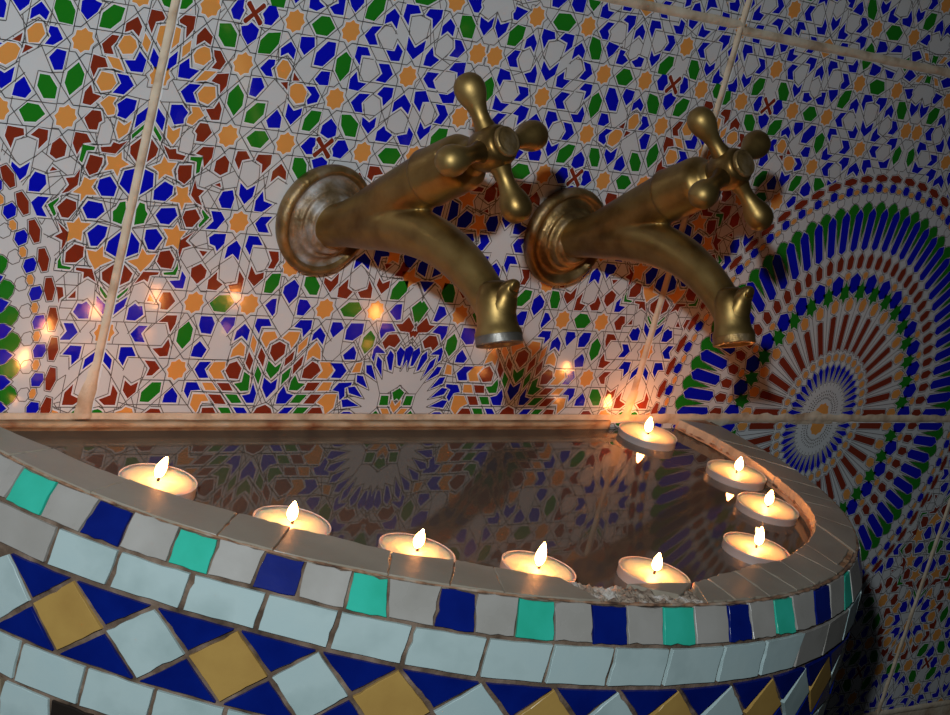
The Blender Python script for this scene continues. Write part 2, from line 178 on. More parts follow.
# ================================================================== THE WALL
# printed tiles 400 x 262 mm; u runs 0..1000 across a tile, v 0..655 up it (1 unit = 0.4 mm)
UN = 0.0004; TW = 1000; TH = 655
DATA = """g-1993,1089 -1987,1075 -1969,1078 -1955,1095 -1963,1121 -1995,1116;r-1975,1042 -1955,1036 -1950,1009 -1936,1031 -1938,1061 -1967,1060 -1978,1047;o-1989,972 -1969,993 -1971,1025 -1991,1029;r-1920,1017 -1917,995 -1898,1009 -1879,1000 -1878,1019 -1904,1038;o-1911,981 -1918,967 -1910,951 -1885,947 -1869,964 -1879,988 -1894,991;o-1953,983 -1949,960 -1933,976 -1935,1000;b-1988,945 -1986,919 -1963,940 -1966,968;b-1951,938 -1948,909 -1917,908 -1896,930 -1923,933 -1930,956;r-1859,973 -1848,959 -1858,943 -1836,942 -1825,962 -1846,986 -1863,986;o-1895,906 -1867,911 -1847,933 -1877,931;r-1850,910 -1825,905 -1819,884 -1807,903 -1808,933 -1839,928;b-1931,873 -1910,849 -1882,850 -1899,874 -1883,895 -1912,894;o-1882,873 -1873,857 -1848,851 -1831,870 -1839,895 -1869,892;g-1860,1025 -1837,1002 -1808,1003 -1810,1035 -1834,1058 -1864,1054;b-1829,1074 -1812,1073 -1805,1097 -1810,1102 -1811,1122 -1828,1118 -1841,1093;b-1739,1086 -1736,1073 -1716,1072 -1700,1097 -1715,1119 -1734,1118 -1747,1096;b-1793,1036 -1772,1015 -1752,1032 -1750,1055 -1775,1069 -1784,1060 -1801,1056;g-1736,1029 -1736,998 -1701,1000 -1682,1029 -1683,1056 -1719,1050;b-1718,960 -1697,944 -1678,944 -1689,963 -1680,973 -1681,985 -1699,984;b-1734,916 -1733,889 -1714,886 -1695,913 -1710,934 -1734,931;g-1793,884 -1792,859 -1766,831 -1748,858 -1750,885 -1773,909;r-1625,916 -1628,933 -1645,930;o-1670,966 -1658,945 -1635,942 -1626,968 -1642,986 -1657,988;b-1670,1017 -1666,1000 -1647,1011 -1627,997 -1626,1019 -1646,1037;b-1614,1132 -1591,1128 -1571,1141 -1589,1150 -1594,1158 -1617,1155;b-1534,1128 -1507,1129 -1511,1169 -1532,1166 -1526,1154 -1535,1152 -1551,1142;b-1486,1155 -1470,1142 -1451,1169 -1456,1185 -1500,1178;g-1434,1159 -1435,1131 -1405,1128 -1383,1159 -1384,1191 -1417,1185;g-1594,1091 -1574,1069 -1541,1069 -1522,1091 -1546,1116 -1571,1115;b-1615,1029 -1597,1011 -1572,1036 -1578,1058 -1617,1054;b-1560,1020 -1560,990 -1533,989 -1504,1021 -1508,1053 -1532,1053;g-1492,1013 -1489,982 -1466,957 -1446,985 -1448,1019 -1469,1034;b-1545,952 -1528,940 -1502,942 -1505,975 -1531,974;r-1612,941 -1595,943 -1613,958;o-1615,923 -1610,900 -1587,883 -1565,889 -1563,915 -1582,933 -1603,932;b-1544,911 -1555,894 -1550,885 -1524,894 -1520,910 -1542,931 -1566,929;b-1369,1147 -1368,1126 -1348,1136 -1327,1119 -1327,1151 -1348,1167;b-1313,1153 -1292,1134 -1294,1162 -1261,1170 -1274,1186 -1311,1185;b-1422,1086 -1401,1065 -1377,1068 -1394,1093 -1378,1115 -1405,1111;b-1314,1056 -1340,1055 -1319,1032 -1293,1034 -1289,1060 -1310,1077;b-1276,1067 -1248,1045 -1220,1071 -1221,1097 -1251,1073 -1279,1099;b-1437,1026 -1418,1009 -1419,1034 -1391,1036 -1405,1054 -1436,1053;b-1435,966 -1432,941 -1402,939 -1383,959 -1409,960 -1421,985;b-1335,993 -1351,973 -1320,971 -1303,995 -1322,1019 -1354,1017;b-1414,905 -1394,883 -1372,883 -1382,907 -1363,932 -1394,930;b-1335,937 -1317,930 -1308,909 -1287,934 -1289,958 -1320,957;b-1240,1167 -1215,1161 -1207,1136 -1188,1165 -1189,1187 -1232,1183;b-1175,1144 -1172,1121 -1155,1136 -1134,1125 -1134,1150 -1155,1167;g-1117,1152 -1097,1127 -1066,1127 -1064,1162 -1087,1185 -1118,1182;b-1080,1199 -1066,1200 -1060,1214 -1065,1220 -1066,1234 -1109,1227;b-1048,1162 -1027,1141 -1007,1168 -1007,1192 -1023,1176 -1052,1187;b-1113,1091 -1126,1070 -1097,1069 -1080,1091 -1101,1114 -1121,1114;b-1206,1060 -1207,1034 -1182,1033 -1161,1053 -1182,1061 -1192,1083;b-1114,1032 -1084,1029 -1079,1010 -1063,1025 -1065,1057 -1102,1051;b-1195,996 -1172,976 -1148,975 -1164,996 -1150,1016 -1187,1015;b-1207,929 -1182,907 -1180,934 -1158,937 -1178,963 -1211,957;b-1664,828 -1653,811 -1620,814 -1622,840 -1640,858;b-1609,845 -1588,826 -1565,854 -1565,870 -1589,860 -1610,877;g-1729,843 -1729,818 -1701,816 -1679,843 -1680,870 -1704,869;g-1711,777 -1692,757 -1664,755 -1645,780 -1662,798 -1691,796;g-1548,844 -1549,816 -1525,815 -1503,843 -1502,868 -1533,868;b-1487,833 -1488,813 -1461,802 -1440,811 -1442,834 -1465,853;g-1428,841 -1407,815 -1375,814 -1375,849 -1406,870 -1434,868;b-1539,771 -1517,753 -1501,755 -1503,771 -1497,779 -1502,797 -1518,797;b-1439,775 -1432,765 -1431,755 -1406,752 -1386,776 -1405,800 -1426,797;b-1494,737 -1478,708 -1458,697 -1445,719 -1446,737 -1466,748;g-1550,709 -1521,680 -1504,697 -1509,723 -1525,739 -1551,738;b-1362,850 -1335,828 -1320,848 -1322,872 -1340,856 -1365,868;b-1306,835 -1305,812 -1268,811 -1255,831 -1280,841 -1288,852;r-1668,722 -1645,713 -1641,690 -1622,715 -1624,738 -1664,735;r-1608,696 -1607,670 -1589,688 -1564,678 -1568,698 -1588,717;r-1301,709 -1285,701 -1282,715 -1254,722 -1271,738 -1301,738;b-1274,921 -1272,895 -1247,914 -1219,896 -1217,919 -1246,945;b-1204,838 -1235,830 -1219,810 -1188,810 -1184,840 -1203,857;b-1108,905 -1121,882 -1097,880 -1081,907 -1100,931 -1130,931;b-1171,847 -1155,829 -1131,854 -1130,871 -1151,857 -1168,875;g-1118,840 -1115,816 -1090,815 -1067,840 -1068,867 -1098,866;g-1283,771 -1260,752 -1222,753 -1208,778 -1227,795 -1265,793;b-1984,793 -1961,771 -1960,800 -1984,822;g-1983,768 -1960,743 -1958,751 -1984,778;r-1985,687 -1964,705 -1961,722 -1984,743;b-1948,813 -1930,790 -1906,795 -1908,806 -1900,822 -1920,839 -1949,836;o-1884,822 -1894,811 -1895,798 -1879,794 -1866,809 -1853,820 -1871,838 -1890,837;o-1942,755 -1923,739 -1911,760 -1912,780 -1930,770 -1946,783;r-1826,840 -1848,836 -1827,813 -1806,815 -1806,842 -1817,859;r-1866,778 -1858,772 -1857,755 -1837,754 -1819,779 -1835,799 -1857,799;r-1922,701 -1884,702 -1880,711 -1907,715 -1911,726 -1928,723 -1947,733;r-1848,722 -1827,718 -1818,690 -1802,715 -1803,741 -1833,739;g-1861,704 -1841,701 -1836,671 -1829,675 -1830,712 -1862,710;o-1942,686 -1963,676 -1943,665 -1940,646 -1926,662 -1903,657 -1911,672 -1902,690 -1925,689 -1938,703;r-1890,672 -1883,650 -1864,641 -1850,658 -1855,689 -1889,685;b-1985,602 -1953,625 -1959,658 -1986,666;b-1942,593 -1909,592 -1894,610 -1895,630 -1921,640 -1945,616;o-1874,610 -1892,593 -1865,591 -1855,574 -1853,592 -1831,594 -1848,610 -1852,632 -1868,626 -1884,631;r-1835,637 -1836,613 -1816,595 -1802,590 -1816,611 -1804,626 -1825,630 -1835,651;r-1785,707 -1785,682 -1765,673 -1747,683 -1748,708 -1764,723;r-1731,716 -1714,694 -1711,718 -1689,724 -1704,740 -1728,738;r-1757,642 -1761,650 -1773,645;g-1983,563 -1980,524 -1956,530 -1955,537 -1951,553 -1959,561 -1965,577 -1978,580;b-1925,552 -1907,533 -1883,532 -1865,556 -1876,574 -1914,570;b-1942,488 -1926,463 -1909,462 -1893,493 -1916,515 -1943,511;b-1986,438 -1954,452 -1956,475 -1985,502;r-1846,552 -1830,529 -1813,530 -1796,553 -1815,575 -1842,568;g-1793,571 -1782,555 -1794,536 -1791,531 -1770,557 -1793,575;o-1867,517 -1893,517 -1875,498 -1877,474 -1857,480 -1841,469 -1841,497 -1831,515 -1849,515 -1859,530;o-1948,434 -1974,427 -1947,414 -1934,402 -1912,429 -1903,448 -1927,445 -1942,460;r-1836,491 -1835,459 -1830,447 -1829,471 -1807,479 -1825,490 -1805,515;r-1892,431 -1877,417 -1848,415 -1845,439 -1864,461 -1889,456;g-1832,419 -1839,405 -1865,401 -1863,398 -1831,399 -1828,416 -1832,431;r-1942,370 -1919,383 -1908,377 -1906,393 -1883,397 -1882,401 -1925,400;r-1986,363 -1962,376 -1957,394 -1984,415;b-1752,549 -1769,528 -1740,529 -1722,556 -1738,574 -1765,574;b-1752,608 -1738,588 -1711,588 -1708,614 -1718,634 -1745,628;b-1694,625 -1673,603 -1654,624 -1653,652 -1675,638 -1697,654;b-1639,613 -1637,587 -1613,586 -1588,606 -1616,613 -1625,637;b-1624,552 -1608,531 -1579,531 -1594,552 -1579,573 -1611,570;b-1638,488 -1620,468 -1618,495 -1589,495 -1607,516 -1635,516;b-1692,482 -1693,452 -1673,467 -1652,451 -1653,483 -1670,500;b-1754,504 -1748,489 -1731,484 -1723,471 -1707,491 -1708,516 -1741,514;r-1761,454 -1753,465 -1773,466;r-1786,418 -1783,398 -1761,379 -1742,396 -1741,414 -1762,431;r-1544,454 -1551,433 -1534,433 -1525,456 -1532,478 -1560,478;r-1727,389 -1725,366 -1698,364 -1684,379 -1704,390 -1708,410;r-1636,383 -1662,378 -1651,362 -1621,362 -1621,398 -1638,416;r-1607,401 -1583,381 -1561,404 -1563,418 -1587,410 -1605,432;g-1548,394 -1546,365 -1522,364 -1507,388 -1507,418 -1534,416;b-1484,383 -1484,366 -1457,338 -1439,359 -1439,387 -1458,403;g-1421,390 -1396,366 -1374,366 -1370,390 -1393,416 -1422,413;r-1335,404 -1359,414 -1358,401 -1331,376 -1313,403 -1317,428;g-1707,326 -1689,306 -1655,304 -1634,332 -1652,350 -1684,348;b-1531,328 -1502,300 -1497,308 -1502,347 -1515,345;b-1426,330 -1422,306 -1401,305 -1384,330 -1401,347 -1424,348;b-1724,264 -1712,244 -1684,242 -1679,270 -1692,288 -1724,288;b-1660,274 -1632,245 -1618,268 -1619,289 -1651,288;b-1603,251 -1605,226 -1584,241 -1565,227 -1564,255 -1583,271;b-1549,268 -1532,249 -1530,269 -1499,271 -1511,288 -1547,288;b-1419,271 -1393,267 -1384,244 -1366,268 -1368,290 -1406,289;b-1351,251 -1351,233 -1335,243 -1313,224 -1311,248 -1334,270;o-1519,233 -1497,208 -1490,227 -1470,237 -1482,253 -1515,250;o-1450,237 -1424,227 -1414,210 -1402,232 -1399,254 -1434,254;o-1601,199 -1603,178 -1583,185 -1564,182 -1567,207 -1583,219;o-1548,211 -1533,193 -1533,222 -1548,239;r-1479,213 -1479,192 -1458,169 -1434,191 -1436,215 -1457,225;o-1391,216 -1387,196 -1367,219 -1368,240;o-1354,199 -1352,175 -1336,189 -1309,179 -1316,207 -1333,226;r-1551,162 -1534,143 -1530,169 -1548,191;r-1516,180 -1494,155 -1494,183 -1512,204;r-1424,176 -1422,157 -1402,174 -1402,198;r-1392,157 -1388,133 -1368,160 -1368,186;g-1479,142 -1458,119 -1439,141 -1436,162 -1452,149 -1478,168;g-1513,127 -1495,103 -1493,131 -1510,152;g-1422,130 -1418,102 -1400,124 -1400,150;b-1478,91 -1457,62 -1435,89 -1437,115 -1454,102 -1479,118;o-1662,139 -1640,116 -1610,116 -1627,137 -1616,146 -1617,162 -1652,160;r-1602,157 -1609,138 -1592,118 -1565,116 -1562,145 -1581,164;b-1706,140 -1687,117 -1661,118 -1678,141 -1664,161 -1696,160;r-1354,147 -1354,123 -1322,120 -1298,144 -1312,161 -1331,169;o-1287,144 -1301,124 -1268,122 -1254,145 -1273,168 -1304,168;g-1548,105 -1570,100 -1546,81 -1523,83 -1529,124 -1548,134;g-1387,111 -1387,86 -1360,85 -1341,103 -1363,105 -1379,127;b-1513,71 -1536,66 -1518,47 -1497,47 -1495,73 -1511,100;b-1420,72 -1420,45 -1389,46 -1371,69 -1394,74 -1408,94;b-1724,78 -1709,60 -1705,81 -1677,83 -1692,102 -1722,102;o-1658,83 -1627,83 -1644,101 -1672,101;r-1605,82 -1575,82 -1591,101 -1625,101;r-1337,85 -1304,85 -1291,107 -1330,106;o-1290,85 -1253,86 -1249,108 -1277,108;r-1619,44 -1587,43 -1609,67 -1644,68;g-1566,46 -1537,47 -1557,68 -1591,69;g-1372,48 -1342,48 -1325,70 -1358,70;r-1326,46 -1293,46 -1276,71 -1309,71;o-1695,39 -1673,18 -1665,50 -1644,52 -1659,68 -1693,68;r-1654,16 -1668,4 -1604,5 -1623,30 -1655,29;g-1583,8 -1556,8 -1573,30 -1604,30;b-1532,6 -1503,8 -1523,30 -1555,31;r-1480,30 -1491,6 -1422,6 -1435,28 -1455,39;b-1412,7 -1383,7 -1362,32 -1389,31;g-1359,8 -1330,7 -1309,32 -1345,32;r-1314,5 -1248,6 -1266,32 -1294,31;o-1280,49 -1256,38 -1244,14 -1222,33 -1222,73 -1260,72;b-1241,267 -1239,240 -1213,238 -1186,258 -1188,287 -1231,286;g-1175,246 -1176,220 -1158,199 -1137,221 -1136,248 -1157,267;b-1231,192 -1223,180 -1189,181 -1190,201 -1204,218;b-1129,212 -1128,187 -1120,179 -1120,203 -1087,202 -1094,207 -1121,223;r-1104,234 -1089,215 -1079,227 -1057,221 -1043,241 -1062,259 -1088,257;b-1075,189 -1055,153 -1048,151 -1053,196 -1068,209;b-1043,205 -1028,167 -1020,165 -1017,208 -1035,221;b-1000,226 -1014,216 -1010,175 -1010,159 -993,206;b-1106,165 -1078,132 -1091,177 -1108,190;b-1134,142 -1096,120 -1124,163 -1140,162;b-1160,113 -1119,95 -1145,129 -1164,131;b-1177,79 -1129,66 -1164,97 -1185,94;b-1188,36 -1134,39 -1179,58 -1197,56;b-1203,6 -1130,6 -1160,19 -1181,19;b-1244,147 -1254,125 -1222,124 -1208,145 -1229,166 -1265,166;o-1185,142 -1160,144 -1160,171 -1178,167;b-1237,87 -1215,83 -1205,58 -1193,69 -1200,94 -1179,103 -1179,109 -1222,107;g-1000,94 -1021,81 -1009,58 -989,74;g-1058,43 -1029,43 -1034,70 -1059,70;o-1018,41 -1001,21 -1001,39 -1016,56;o-1034,9 -1010,9 -1027,30 -1049,30;g-1080,9 -1050,9 -1065,23;b-1269,472 -1269,448 -1247,467 -1220,449 -1221,473 -1246,492;b-1210,480 -1188,458 -1188,488 -1158,492 -1174,510 -1210,510;r-1109,453 -1121,435 -1095,434 -1078,457 -1103,475;r-1304,388 -1301,363 -1270,360 -1256,379 -1276,388 -1280,413;r-1205,389 -1234,379 -1221,365 -1187,365 -1190,392 -1205,414;r-1176,404 -1153,380 -1133,399 -1135,417 -1158,407 -1173,422;g-1117,393 -1117,365 -1087,365 -1066,391 -1069,420 -1100,418;b-998,390 -971,423 -1024,421;g-1006,363 -1030,342 -1006,298 -980,329;g-1280,327 -1263,308 -1229,307 -1208,330 -1224,349 -1257,347;b-1105,327 -1076,304 -1063,307 -1070,350 -1090,348;r-1050,291 -1070,289 -1050,271 -1014,269 -1006,284 -1033,312;r-1003,272 -1015,266 -1008,253 -997,262;b-1297,263 -1282,245 -1255,272 -1267,287 -1295,287;b-1124,267 -1114,247 -1102,266 -1072,271 -1088,290 -1122,290;g-1981,328 -1961,349 -1960,355 -1986,330;b-1987,282 -1960,307 -1957,329 -1987,306;b-1943,302 -1943,272 -1919,271 -1900,287 -1908,308 -1919,307 -1929,314;r-1895,325 -1879,324 -1892,340;b-1813,383 -1841,380 -1822,364 -1800,364 -1799,393 -1812,406;r-1861,327 -1852,320 -1851,305 -1832,304 -1815,327 -1835,349 -1854,348;r-1845,270 -1821,270 -1808,244 -1799,265 -1799,287 -1829,286;g-1783,249 -1782,218 -1760,198 -1742,222 -1742,253 -1759,272;b-1922,233 -1905,214 -1879,213 -1894,235 -1881,255 -1904,255;r-1820,197 -1846,194 -1822,175 -1801,177 -1800,205 -1808,220;b-1941,165 -1926,148 -1920,173 -1896,174 -1911,196 -1942,195;b-1989,162 -1961,137 -1962,161 -1988,183;r-1843,141 -1848,121 -1833,122 -1816,141 -1834,159 -1861,160;b-1725,203 -1728,178 -1695,175 -1686,196 -1711,218;g-1852,73 -1851,48 -1826,47 -1799,75 -1801,100 -1827,100;b-1781,67 -1782,46 -1742,46 -1743,65 -1763,86;r-1941,63 -1971,51 -1954,38 -1924,38 -1924,70 -1941,90;r-1908,78 -1890,57 -1872,74 -1871,99 -1889,89 -1908,103;o-1899,21 -1915,16 -1918,4 -1860,4 -1871,25 -1890,30;g-1988,7 -1950,8 -1959,19 -1970,24 -1989,19;r-1842,4 -1774,4 -1789,25 -1814,26 -1823,19;o-1545,1298 -1599,1300 -1575,1280;b-1192,1274 -1246,1280 -1222,1255 -1197,1256;b-1271,1283 -1320,1292 -1321,1255 -1290,1254 -1270,1270;g-1330,1294 -1377,1301 -1377,1290 -1360,1265 -1343,1276;b-1406,1293 -1418,1272 -1442,1271 -1426,1251 -1393,1253 -1392,1279;b-1475,1296 -1513,1300 -1506,1285 -1476,1285;b-1430,1240 -1455,1240 -1437,1216 -1447,1206 -1446,1192 -1425,1192 -1406,1211;b-1502,1271 -1536,1273 -1539,1250 -1521,1223 -1514,1250 -1491,1256;b-1571,1253 -1590,1234 -1590,1211 -1570,1223 -1553,1207 -1552,1231;g-1230,1238 -1275,1242 -1303,1223 -1284,1195 -1243,1194 -1217,1212;b-1631,1299 -1658,1300 -1667,1286 -1641,1286;b-1606,1270 -1641,1271 -1653,1253 -1628,1251 -1625,1223 -1607,1243;b-1728,1289 -1748,1281 -1748,1249 -1722,1248 -1703,1268 -1727,1269;b-1762,1297 -1804,1297 -1786,1270 -1768,1277;b-1824,1289 -1839,1273 -1867,1272 -1848,1252 -1820,1254;b-1902,1296 -1936,1298 -1930,1285 -1900,1283;b-1927,1269 -1962,1271 -1963,1250 -1943,1223 -1940,1247 -1917,1251;b-1688,1236 -1715,1238 -1730,1219 -1716,1192 -1691,1192 -1705,1216;b-1851,1235 -1879,1237 -1860,1216 -1876,1192 -1857,1191 -1837,1210;b-1991,1249 -1999,1234 -1981,1211 -1973,1223;g-1719,1176 -1743,1175 -1746,1151 -1726,1121 -1692,1121 -1691,1148;g-1821,1177 -1849,1177 -1868,1154 -1865,1121 -1837,1124 -1820,1148;b-1889,1178 -1909,1166 -1929,1181 -1931,1164 -1907,1140 -1889,1157;b-1955,1165 -1965,1145 -1985,1138 -1973,1123 -1942,1121 -1941,1140;b-1641,1181 -1654,1166 -1680,1179 -1679,1163 -1659,1138 -1641,1158;g-1020,1012 -1040,1030 -1056,1011 -1060,982 -1042,958 -1024,978;b-1073,980 -1100,961 -1129,961 -1108,939 -1074,943 -1074,965;g-1140,1287 -1133,1307 -1169,1305;b-1134,1268 -1099,1258 -1074,1279 -1116,1300;g-1064,1300 -1049,1310 -1092,1309;o-1064,1262 -1047,1261 -1031,1284 -1049,1282;g-1015,1263 -972,1268 -1011,1290"""
STARS = [(-951, 547), (-886, 482), (-824, 546), (-735, 545), (-734, 454), (-625, 498), (-575, 609), (-516, 544), (-795, 387), (-669, 387), (-580, 390), (-518, 453), (-884, 388), (-838, 276), (-878, 163), (-792, 164), (-667, 163), (-739, 221), (-579, 164), (-881, 69), (-678, 609), (-892, 607), (-1000, 452), (-1000, 117), (-1000, 655)]
CROSSES = [(-886, 547), (-734, 387)]
def area(P): x, y = P[:,0], P[:,1]; return .5*(x*np.roll(y,-1) - y*np.roll(x,-1)).sum()
base = []
for s in DATA.split(';'):
    base.append((s[0], np.array([[float(v)/2 for v in q.split(',')] for q in s[1:].split()])))
def near(c, L, d): return any(np.hypot(*(np.array(c)-x)) < d for x in L)
# the parts of the half tile that the left tap hides follow its own symmetries
cents = [P.mean(0) for _, P in base]; extra = []
for c, P in base:
    m = P.mean(0)
    if -892 < m[0] < -735 and 168 < m[1] < 350:
        Q = P.copy(); Q[:,0] = -1459 - Q[:,0]
        if Q[:,0].mean() < -502 and not near(Q.mean(0), cents, 15): extra.append((c, Q[::-1]))
cents += [P.mean(0) for _, P in extra]
for c, P in base:
    m = P.mean(0)
    if m[0] < -895 and 200 < m[1] < 368:
        Q = P.copy(); Q[:,0] = -1500 - Q[:,0]
        if not near(Q.mean(0), cents, 17): extra.append((c, Q[::-1])); cents.append(Q.mean(0))
base += extra
starsH = [np.array(s, float) for s in STARS]
def star(c, r1, r2, n=8, ph=0):
    return np.array([[c[0]+(r1 if k % 2 == 0 else r2)*math.cos(ph+math.pi*k/n), c[1]+(r1 if k % 2 == 0 else r2)*math.sin(ph+math.pi*k/n)] for k in range(2*n)])
def cross(c):
    P = []
    for k in range(4):
        a = R(45+90*k); d = np.array([math.cos(a), math.sin(a)]); e = np.array([-d[1], d[0]])
        P += [c+d*18-e*2.2, c+d*18.5+e*0, c+d*18+e*2.2, c+d*16.5+e*3.6, c+(d+e)*3.0, ]
        P.insert(len(P)-5, c+d*16.5-e*3.6)
    return np.array(P)
def offset(P, w):
    n = len(P); out = []
    for i in range(n):
        a = P[i]-P[i-1]; b = P[(i+1) % n]-P[i]
        la, lb = np.hypot(*a), np.hypot(*b)
        if la < .5 or lb < .5: continue
        na = np.array([a[1], -a[0]])/la; nb = np.array([b[1], -b[0]])/lb
        m = na+nb; l2 = m@m
        if l2 < .35: m = m/np.sqrt(l2+1e-9)*1.7; out.append(P[i]+m*w)
        else: out.append(P[i]+2*m/l2*w)
    return np.array(out)
def snap_lines(segs):
    """bring nearly collinear strokes onto one common line; longest strokes first"""
    segs = sorted(segs, key=lambda q: -math.hypot(q[2]-q[0], q[3]-q[1])); keep = []; out = []
    for x0, y0, x1, y1, tg in segs:
        L = math.hypot(x1-x0, y1-y0)
        if L < .8: continue
        d = ((x1-x0)/L, (y1-y0)/L); best = None
        if L > 7:
            for (px, py, dx, dy, hl) in keep:
                c = d[0]*dx+d[1]*dy
                if abs(c) < .985: continue
                e0 = (x0-px)*-dy+(y0-py)*dx; e1 = (x1-px)*-dy+(y1-py)*dx
                al = ((x0+x1)/2-px)*dx+((y0+y1)/2-py)*dy
                m = max(abs(e0), abs(e1))
                if m < 2.6 and abs(al) < hl+34 and (best is None or m < best[0]): best = (m, px, py, dx, dy)
        if best:
            _, px, py, dx, dy = best
            a0 = (x0-px)*dx+(y0-py)*dy; a1 = (x1-px)*dx+(y1-py)*dy
            q = (px+dx*a0, py+dy*a0, px+dx*a1, py+dy*a1)
        else: q = (x0, y0, x1, y1)
        L = math.hypot(q[2]-q[0], q[3]-q[1]) or 1e-6
        if L > 7: keep.append(((q[0]+q[2])/2, (q[1]+q[3])/2, (q[2]-q[0])/L, (q[3]-q[1])/L, L/2))
        out.append((*q, tg))
    return out
def half_tile(starL, polyL, crossL):
    """coloured shapes and thin lines of a half tile (u -1000..-500)"""
    col = [(c, P if area(P) > 0 else P[::-1]) for c, P in polyL]
    halos = [offset(P, 1.9) for _, P in col]
    grown = [(c, offset(P, .8)) for c, P in col]
    raw = []
    for i, (_, P) in enumerate(col):
        O = offset(P, 3.9); n = len(O)
        for k in range(n):
            p, q, r_, s_ = O[k], O[(k+1) % n], O[(k+2) % n], O[k-1]
            d = q-p; cv1 = d[0]*(r_-q)[1]-d[1]*(r_-q)[0] > 0; cv0 = (p-s_)[0]*d[1]-(p-s_)[1]*d[0] > 0
            raw.append((*p, *q, (i, cv0, cv1)))
    col = grown
    for n_, s in enumerate(starL):
        O = star(s, 21.2, 16.2)
        for k in range(16): raw.append((*O[k], *O[(k+1) % 16], (1000+n_, False, False)))
        col.append(('o', star(s, 15.4, 12.4))); halos.append(star(s, 16.6, 13.4))
    # most strokes lie on the four pairs of lines that pass 15 units either side of every star
    SS = np.array([list(s) for s in starL]+[[-1000-(s[0]+1000) , s[1]] for s in starL]+[[-1000-s[0], s[1]] for s in starL])
    out = []
    for x0, y0, x1, y1, tg in raw:
        L = math.hypot(x1-x0, y1-y0)
        if L > 7:
            a = math.degrees(math.atan2(y1-y0, x1-x0)) % 180; m = np.array([(x0+x1)/2, (y0+y1)/2]); best = None
            for na in (0, 46, 90, 134, 180):
                if abs(a-na) > 13: continue
                dr = np.array([math.cos(R(na)), math.sin(R(na))]); nr = np.array([-dr[1], dr[0]])
                rel = m-SS; dist = rel@nr; al = np.abs(rel@dr)
                for k in np.nonzero((al < 66) & (np.abs(np.abs(dist)-15.2) < 4.2))[0]:
                    sc = abs(abs(dist[k])-15.2)+al[k]*.03
                    if best is None or sc < best[0]: best = (sc, SS[k]+nr*15.2*np.sign(dist[k]), dr)
            if best:
                _, o_, dr = best
                a0 = (np.array([x0, y0])-o_)@dr; a1 = (np.array([x1, y1])-o_)@dr
                p = o_+dr*a0; q = o_+dr*a1; out.append((*p, *q, tg)); continue
        out.append((x0, y0, x1, y1, tg))
    raw = out
    E = snap_lines(raw); lines = [q[:4] for q in E]
    A = np.array([q[:2] for q in E]); D = np.array([q[2:4] for q in E])-A; ids = np.array([q[4][0] for q in E])
    for x0, y0, x1, y1, (i, cv0, cv1) in E:
        p = np.array([x0, y0]); q = np.array([x1, y1]); d = q-p; L = np.hypot(*d)
        if L < 9: continue
        d = d/L
        for org, dr, ok_ in ((q, d, cv1), (p, -d, cv0)):
            if not ok_: continue                     # concave corner: the line stops there
            den = dr[0]*D[:,1]-dr[1]*D[:,0]
            with np.errstate(divide='ignore', invalid='ignore'):
                w_ = A-org; t = (w_[:,0]*D[:,1]-w_[:,1]*D[:,0])/den; u_ = (w_[:,0]*dr[1]-w_[:,1]*dr[0])/den
            ok = (t > .8) & (t < 19) & (u_ > -.03) & (u_ < 1.03) & (ids != i) & (abs(den) > 1e-6)
            if ok.any():
                e = org+dr*t[ok].min(); lines.append((*org, *e))
    for c in crossL:
        P = cross(np.array(c, float)); col.append(('r', P)); halos.append(offset(P, 1.3))
    return col, halos, lines
colH, haloH, lineH = half_tile(starsH, base, CROSSES)

